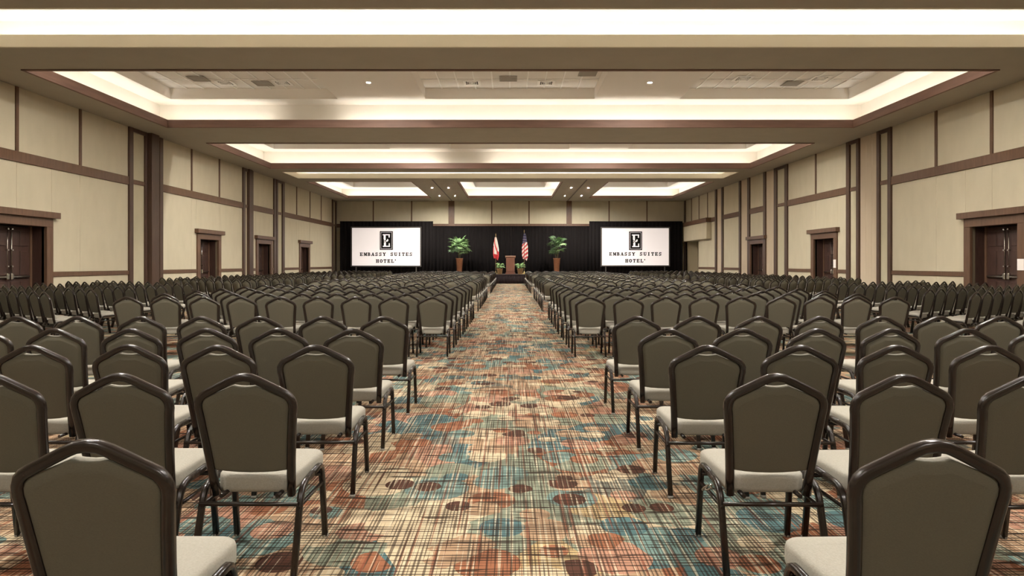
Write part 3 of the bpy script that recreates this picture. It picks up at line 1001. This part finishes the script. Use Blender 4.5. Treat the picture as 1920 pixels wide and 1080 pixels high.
# ------------------------------------------------------------------ chairs
# local frame: y = 0 is the plane of the crown of the back, chair faces +y
def back_y(z):
    t = (z - .34) / .59
    return .115 * (1 - t) ** 1.15 if t < 1 else 0.0
def crown(inset=0.0, nb=3, zb=.34, hwb=.178):
    """outline of the back from lower left over the crown to lower right as (x, z)"""
    def side(z):
        t = max(0, min(1, (z - zb) / (.79 - zb)))
        return hwb + (.218 - hwb) * (t ** 1.25)
    pts = []
    nz = 5 if nb > 1 else 3
    for i in range(nz):
        z = zb + (.745 - zb) * i / (nz - 1)
        pts.append((-side(z), z))
    # shoulder round, slope, apex round
    def bez(p0, p1, p2, n):
        return [tuple((1 - t) ** 2 * a + 2 * t * (1 - t) * b + t * t * c for a, b, c in zip(p0, p1, p2)) for t in [(k + 1) / (n + 1) for k in range(n)]]
    sh0, shc, sh1 = (-.2165, .765), (-.222, .822), (-.168, .843)
    ap0, apc, ap1 = (-.062, .897), (0, .931), (.062, .897)
    pts += [sh0] + bez(sh0, shc, sh1, nb) + [sh1] + [ap0] + bez(ap0, apc, ap1, nb + (nb + 1) % 2) 
    left = [p for p in pts if p[0] < -1e-6]
    mid = [p for p in pts if abs(p[0]) <= 1e-6]
    return left + mid[:1] + [(-x, z) for x, z in reversed(left)]
def inset_outline(pts, d):
    out = []
    for i, p in enumerate(pts):
        a = pts[max(0, i - 1)]
        b = pts[min(len(pts) - 1, i + 1)]
        tx, tz = b[0] - a[0], b[1] - a[1]
        l = math.hypot(tx, tz)
        out.append((p[0] + tz / l * d, p[1] - tx / l * d))
    return out

def g_frame(nb, n):
    path = [(x, back_y(z), z) for x, z in crown(nb=nb)]
    return MB().tube(path, .0195, n, up=(0, 1, 0), r2=.018)
def cushion_outline(nb, top_drop, zb=.468):
    o = inset_outline(crown(nb=nb), .016)
    o = [(x, max(z, zb - .014 * (1 - (x / .17) ** 2) if abs(x) < .17 else zb)) for x, z in o]
    b0, b1 = o[0], o[-1]
    while len(o) > 1 and o[1][1] <= zb + 1e-6: o.pop(0)
    while len(o) > 1 and o[-2][1] <= zb + 1e-6: o.pop()
    o = o + [(x, zb - .014 * (1 - (x / .18) ** 2)) for x in (.12, .06, 0, -.06, -.12)]
    # drop the crown into a shallow scoop = grip opening
    res = []
    for x, z in o:
        if abs(x) < .085 and z > .8:
            z = min(z, .866 + 2.0 * x * x - top_drop)
        res.append((x, z))
    return res
def g_pad(nb, y0, y1, top_drop, grow=0.0, zb=.468):
    o = cushion_outline(nb, top_drop, zb)
    cx, cz = 0.0, .62
    def ring(sc, yo):
        return [((x - cx) * sc + cx, back_y(z) + yo, (z - cz) * sc + cz) for x, z in o]
    q = MB()
    rings = [ring(.86, y0 - .002), ring(.965, y0 + .002), ring(1.0, (y0 * .7 + y1 * .3)), ring(1.0, (y0 * .3 + y1 * .7)), ring(.965, y1 - .002), ring(.86, y1 + .004)]
    if nb <= 1:
        rings = [ring(.97, y0), ring(1.0, (y0 + y1) / 2), ring(.97, y1)]
    # orientation: outline runs clockwise seen from -y
    q.loft([list(r) for r in rings], 0, True, True)
    return q
def rrect(hx, y0, y1, r, n):
    pts = []
    for cx, cy, a0 in ((hx - r, y1 - r, 0), (-hx + r, y1 - r, 90), (-hx + r, y0 + r, 180), (hx - r, y0 + r, 270)):
        for k in range(n + 1):
            a = R(a0 + 90 * k / n)
            pts.append((cx + r * math.cos(a), cy + r * math.sin(a)))
    return pts
def g_seat(n=4, lod=False):
    def ring(ins, z):
        o = []
        for x, y in rrect(.224 - ins, .118 + ins, .50 - ins, .06 - min(ins, .03), n):
            w = 1.0 - .22 * max(0, min(1, (.33 - y) / .21)) ** 1.2
            tilt = -.012 + .022 * (y - .12) / .38
            o.append((x * w, y, z + tilt - (.006 * (x / .22) ** 2)))
        return o
    if lod:
        rings = [ring(.012, .362), ring(0, .375), ring(0, .435), ring(.02, .45)]
    else:
        rings = [ring(.016, .360), ring(.003, .368), ring(0, .385), ring(0, .426), ring(.003, .436), ring(.012, .443), ring(.03, .447), ring(.08, .45)]
    return MB().loft(rings, 0, True, True)
LX = .229
def leg_path(front, s, k=4):
    # half of an inverted U on each side of the seat, corner rounded
    x = s * LX
    if front:
        foot, knee, top = (x + s * .003, .458, .0), (x, .405, .402), (x - s * .002, .26, .392)
        c = [(x, .405 + .008, .335), (x, .405, .402), (x, .345, .398)]
    else:
        foot, top = (x + s * .002, -.012, .0), (x - s * .002, .26, .392)
        c = [(x, .082, .315), (x, .105, .386), (x, .172, .390)]
    pts = [foot]
    for t in [i / k for i in range(k + 1)]:
        pts.append(tuple((1 - t) ** 2 * a + 2 * t * (1 - t) * b + t * t * d for a, b, d in zip(*c)))
    pts.append(top)
    return pts
def g_leg(front, s, k, n):
    return MB().tube(leg_path(front, s, k), .0155, n, up=(s, 0, 0), r2=.0155)
def g_rail(s, n):
    return MB().tube([(s * LX, .055, .30), (s * (LX + .003), .425, .30)], .009, n)
def g_cross(y, z, n):
    return MB().tube([(-LX, y, z), (LX, y, z)], .011, n)
def g_glide(front, s):
    x, y = leg_path(front, s)[0][:2]
    return MB().lathe([(.016, 0), (.0175, .004), (.017, .012), (.015, .016)], 10, at=(x, y, 0))

ME = {
    'back_frame': (g_frame(3, 8).mesh('back_frame', ['chair_metal']), 'back_frame'),
    'back_shell': (g_pad(3, -.010, .006, .0).mesh('back_shell', ['back_fabric']), 'back_shell'),
    'back_pad': (g_pad(3, .006, .036, -.003).mesh('back_pad', ['seat_fabric']), 'back_pad'),
    'seat': (g_seat().mesh('seat', ['seat_fabric']), 'seat')}
legs = {}
for fr in (0, 1):
    for s in (-1, 1):
        legs[(fr, s)] = (g_leg(fr, s, 4, 8).mesh('leg', ['chair_metal']), g_glide(fr, s).mesh('glide', ['glide']))
rails = {s: g_rail(s, 6).mesh('side_rail', ['chair_metal']) for s in (-1, 1)}
bars = [g_cross(.052, .318, 6).mesh('stretcher', ['chair_metal']), g_cross(.40, .345, 6).mesh('stretcher', ['chair_metal'])]
link_me = MB()
for xx in (-.13, .13):
    link_me.tube([(xx, .06, .352), (xx, .40, .352)], .010, 6)
pan_me = link_me.mesh('seat_support', ['chair_metal'])

def place_chair(x, y, rz, label, group, detail):
    t = thing('banquet_chair', label, 'chair', (x, y, 0), rz, group)
    for k in ME:
        link(k, ME[k][0], t)
    for key, (lm, gm) in legs.items():
        o = link('leg', lm, t)
        if detail:
            link('glide', gm, o)
    for s in (-1, 1):
        link('side_rail', rails[s], t)
    for b in bars:
        link('stretcher', b, t)
    if detail:
        link('seat_support', pan_me, t)
    return t

# layout ---------------------------------------------------------------
ORD = ['first', 'second', 'third', 'fourth', 'fifth', 'sixth', 'seventh', 'eighth', 'ninth', 'tenth', 'eleventh', 'twelfth', 'thirteenth',
       'fourteenth', 'fifteenth', 'sixteenth']
rows = [(0, i, y) for i, y in enumerate((1.80, 2.90, 3.92, 4.93, 6.08))]
rows += [(1, i, 9.68 + 1.07 * i) for i in range(7)]
rows += [(2, i, 19.0 + 1.07 * i) for i in range(8)]
rows += [(3, i, 30.4 + 1.07 * i) for i in range(13)]
SEC = ['nearest section', 'second section', 'third section', 'last section']
chairs = []
rng = random.Random(21)
for blk, i, y in rows:
    for sg in (-1, 1):
        x0 = (1.205 if blk == 0 else 1.185) if sg < 0 else 1.205
        for k in range(9):
            x = sg * (x0 + .578 * k)
            jx, jy, jr = rng.gauss(0, .008), rng.gauss(0, .012), rng.gauss(0, R(.9))
            side = 'left' if sg < 0 else 'right'
            lab = 'olive-backed banquet chair %s of aisle, %s, %s row from camera, %s from aisle' % (side, SEC[blk], ORD[i], ORD[k])
            chairs.append((x + jx, y + jy, jr, lab, 'chairs %s of the aisle, %s' % (side, SEC[blk])))
TH = R(35)
for sg in (-1, 1):
    side = 'left' if sg < 0 else 'right'
    fx, fy = -sg * math.sin(TH), math.cos(TH)          # facing
    rx, ry = sg * math.cos(TH), math.sin(TH)           # along the row, away from the side aisle
    for blk, (ya, yb_) in enumerate(((10.1, 17.6), (20.0, 29.3), (31.2, 44.5))):
        y = ya
        i = 0
        while y < yb_:
            k = 0
            while True:
                x = 8.28 + rx * sg * .515 * k
                yy = y + ry * .515 * k
                if x > 12.75 or yy > 46.5:
                    break
                if sg * sg and k >= 0 and not (blk < 2 and yy > yb_ + 2.0):
                    jx, jy, jr = rng.gauss(0, .004), rng.gauss(0, .006), rng.gauss(0, R(.5))
                    lab = 'angled banquet chair by %s wall, %s block, %s row, %s from side aisle' % (side, ['near', 'middle', 'far'][blk], ORD[min(i, 15)], ORD[k])
                    chairs.append((sg * x + jx, yy + jy, sg * TH + jr, lab, 'angled chairs by the %s wall' % side))
                k += 1
            y += 1.26
            i += 1

def in_view(x, y):
    u = PX + F * x / y
    v = PY + F * (EYE - .45) / y
    return -190 < u < 2110
vis = [c for c in chairs if in_view(c[0], c[1])]
vis.sort(key=lambda c: c[1])
near, rest = vis[:300], vis[300:]
for n, (x, y, rz, lab, grp) in enumerate(near):
    o = place_chair(x, y, rz, lab, grp, y < 12)
    if abs(y - 2.9) < .2 and 1.0 < x < 1.4:
        # bent wire ganging hook hanging from the side rail of this chair
        pts = []
        for i in range(15):
            t = i / 14
            pts.append((-LX - .02 + .012 * math.sin(t * 14), .18 + .13 * t, .352 - .05 * t + .013 * math.cos(t * 11)))
        MB().tube(pts, .003, 6, up=(1, 0, 0)).obj('ganging_hook', 'chrome', o)['label'] = 'bent chrome wire hook'

# the chairs too far off to tell apart one by one
lo = MB()
def merge(dst, src, mi):
    dst.add(src.v, src.f, mi, True)
merge(lo, g_frame(1, 4), 0)
merge(lo, g_pad(1, -.010, .012, 0.0), 1)
merge(lo, g_pad(1, .012, .045, 0.0), 2)
merge(lo, g_seat(1, True), 2)
for fr in (0, 1):
    for s in (-1, 1):
        merge(lo, g_leg(fr, s, 1, 4), 0)
merge(lo, g_cross(.052, .318, 3), 0)
far = MB()
for x, y, rz, lab, grp in rest:
    c, s = math.cos(rz), math.sin(rz)
    o = len(far.v)
    far.v += [(x + a * c - b * s, y + a * s + b * c, z) for a, b, z in lo.v]
    far.f += [tuple(i + o for i in f) for f in lo.f]
    far.m += lo.m
    far.s += [True] * len(lo.f)
tag(far.obj('banquet_chair_rows', ['chair_metal', 'back_fabric', 'seat_fabric']),
    'distant rows of olive-backed banquet chairs stretching to the stage', 'chair', None, 'stuff')
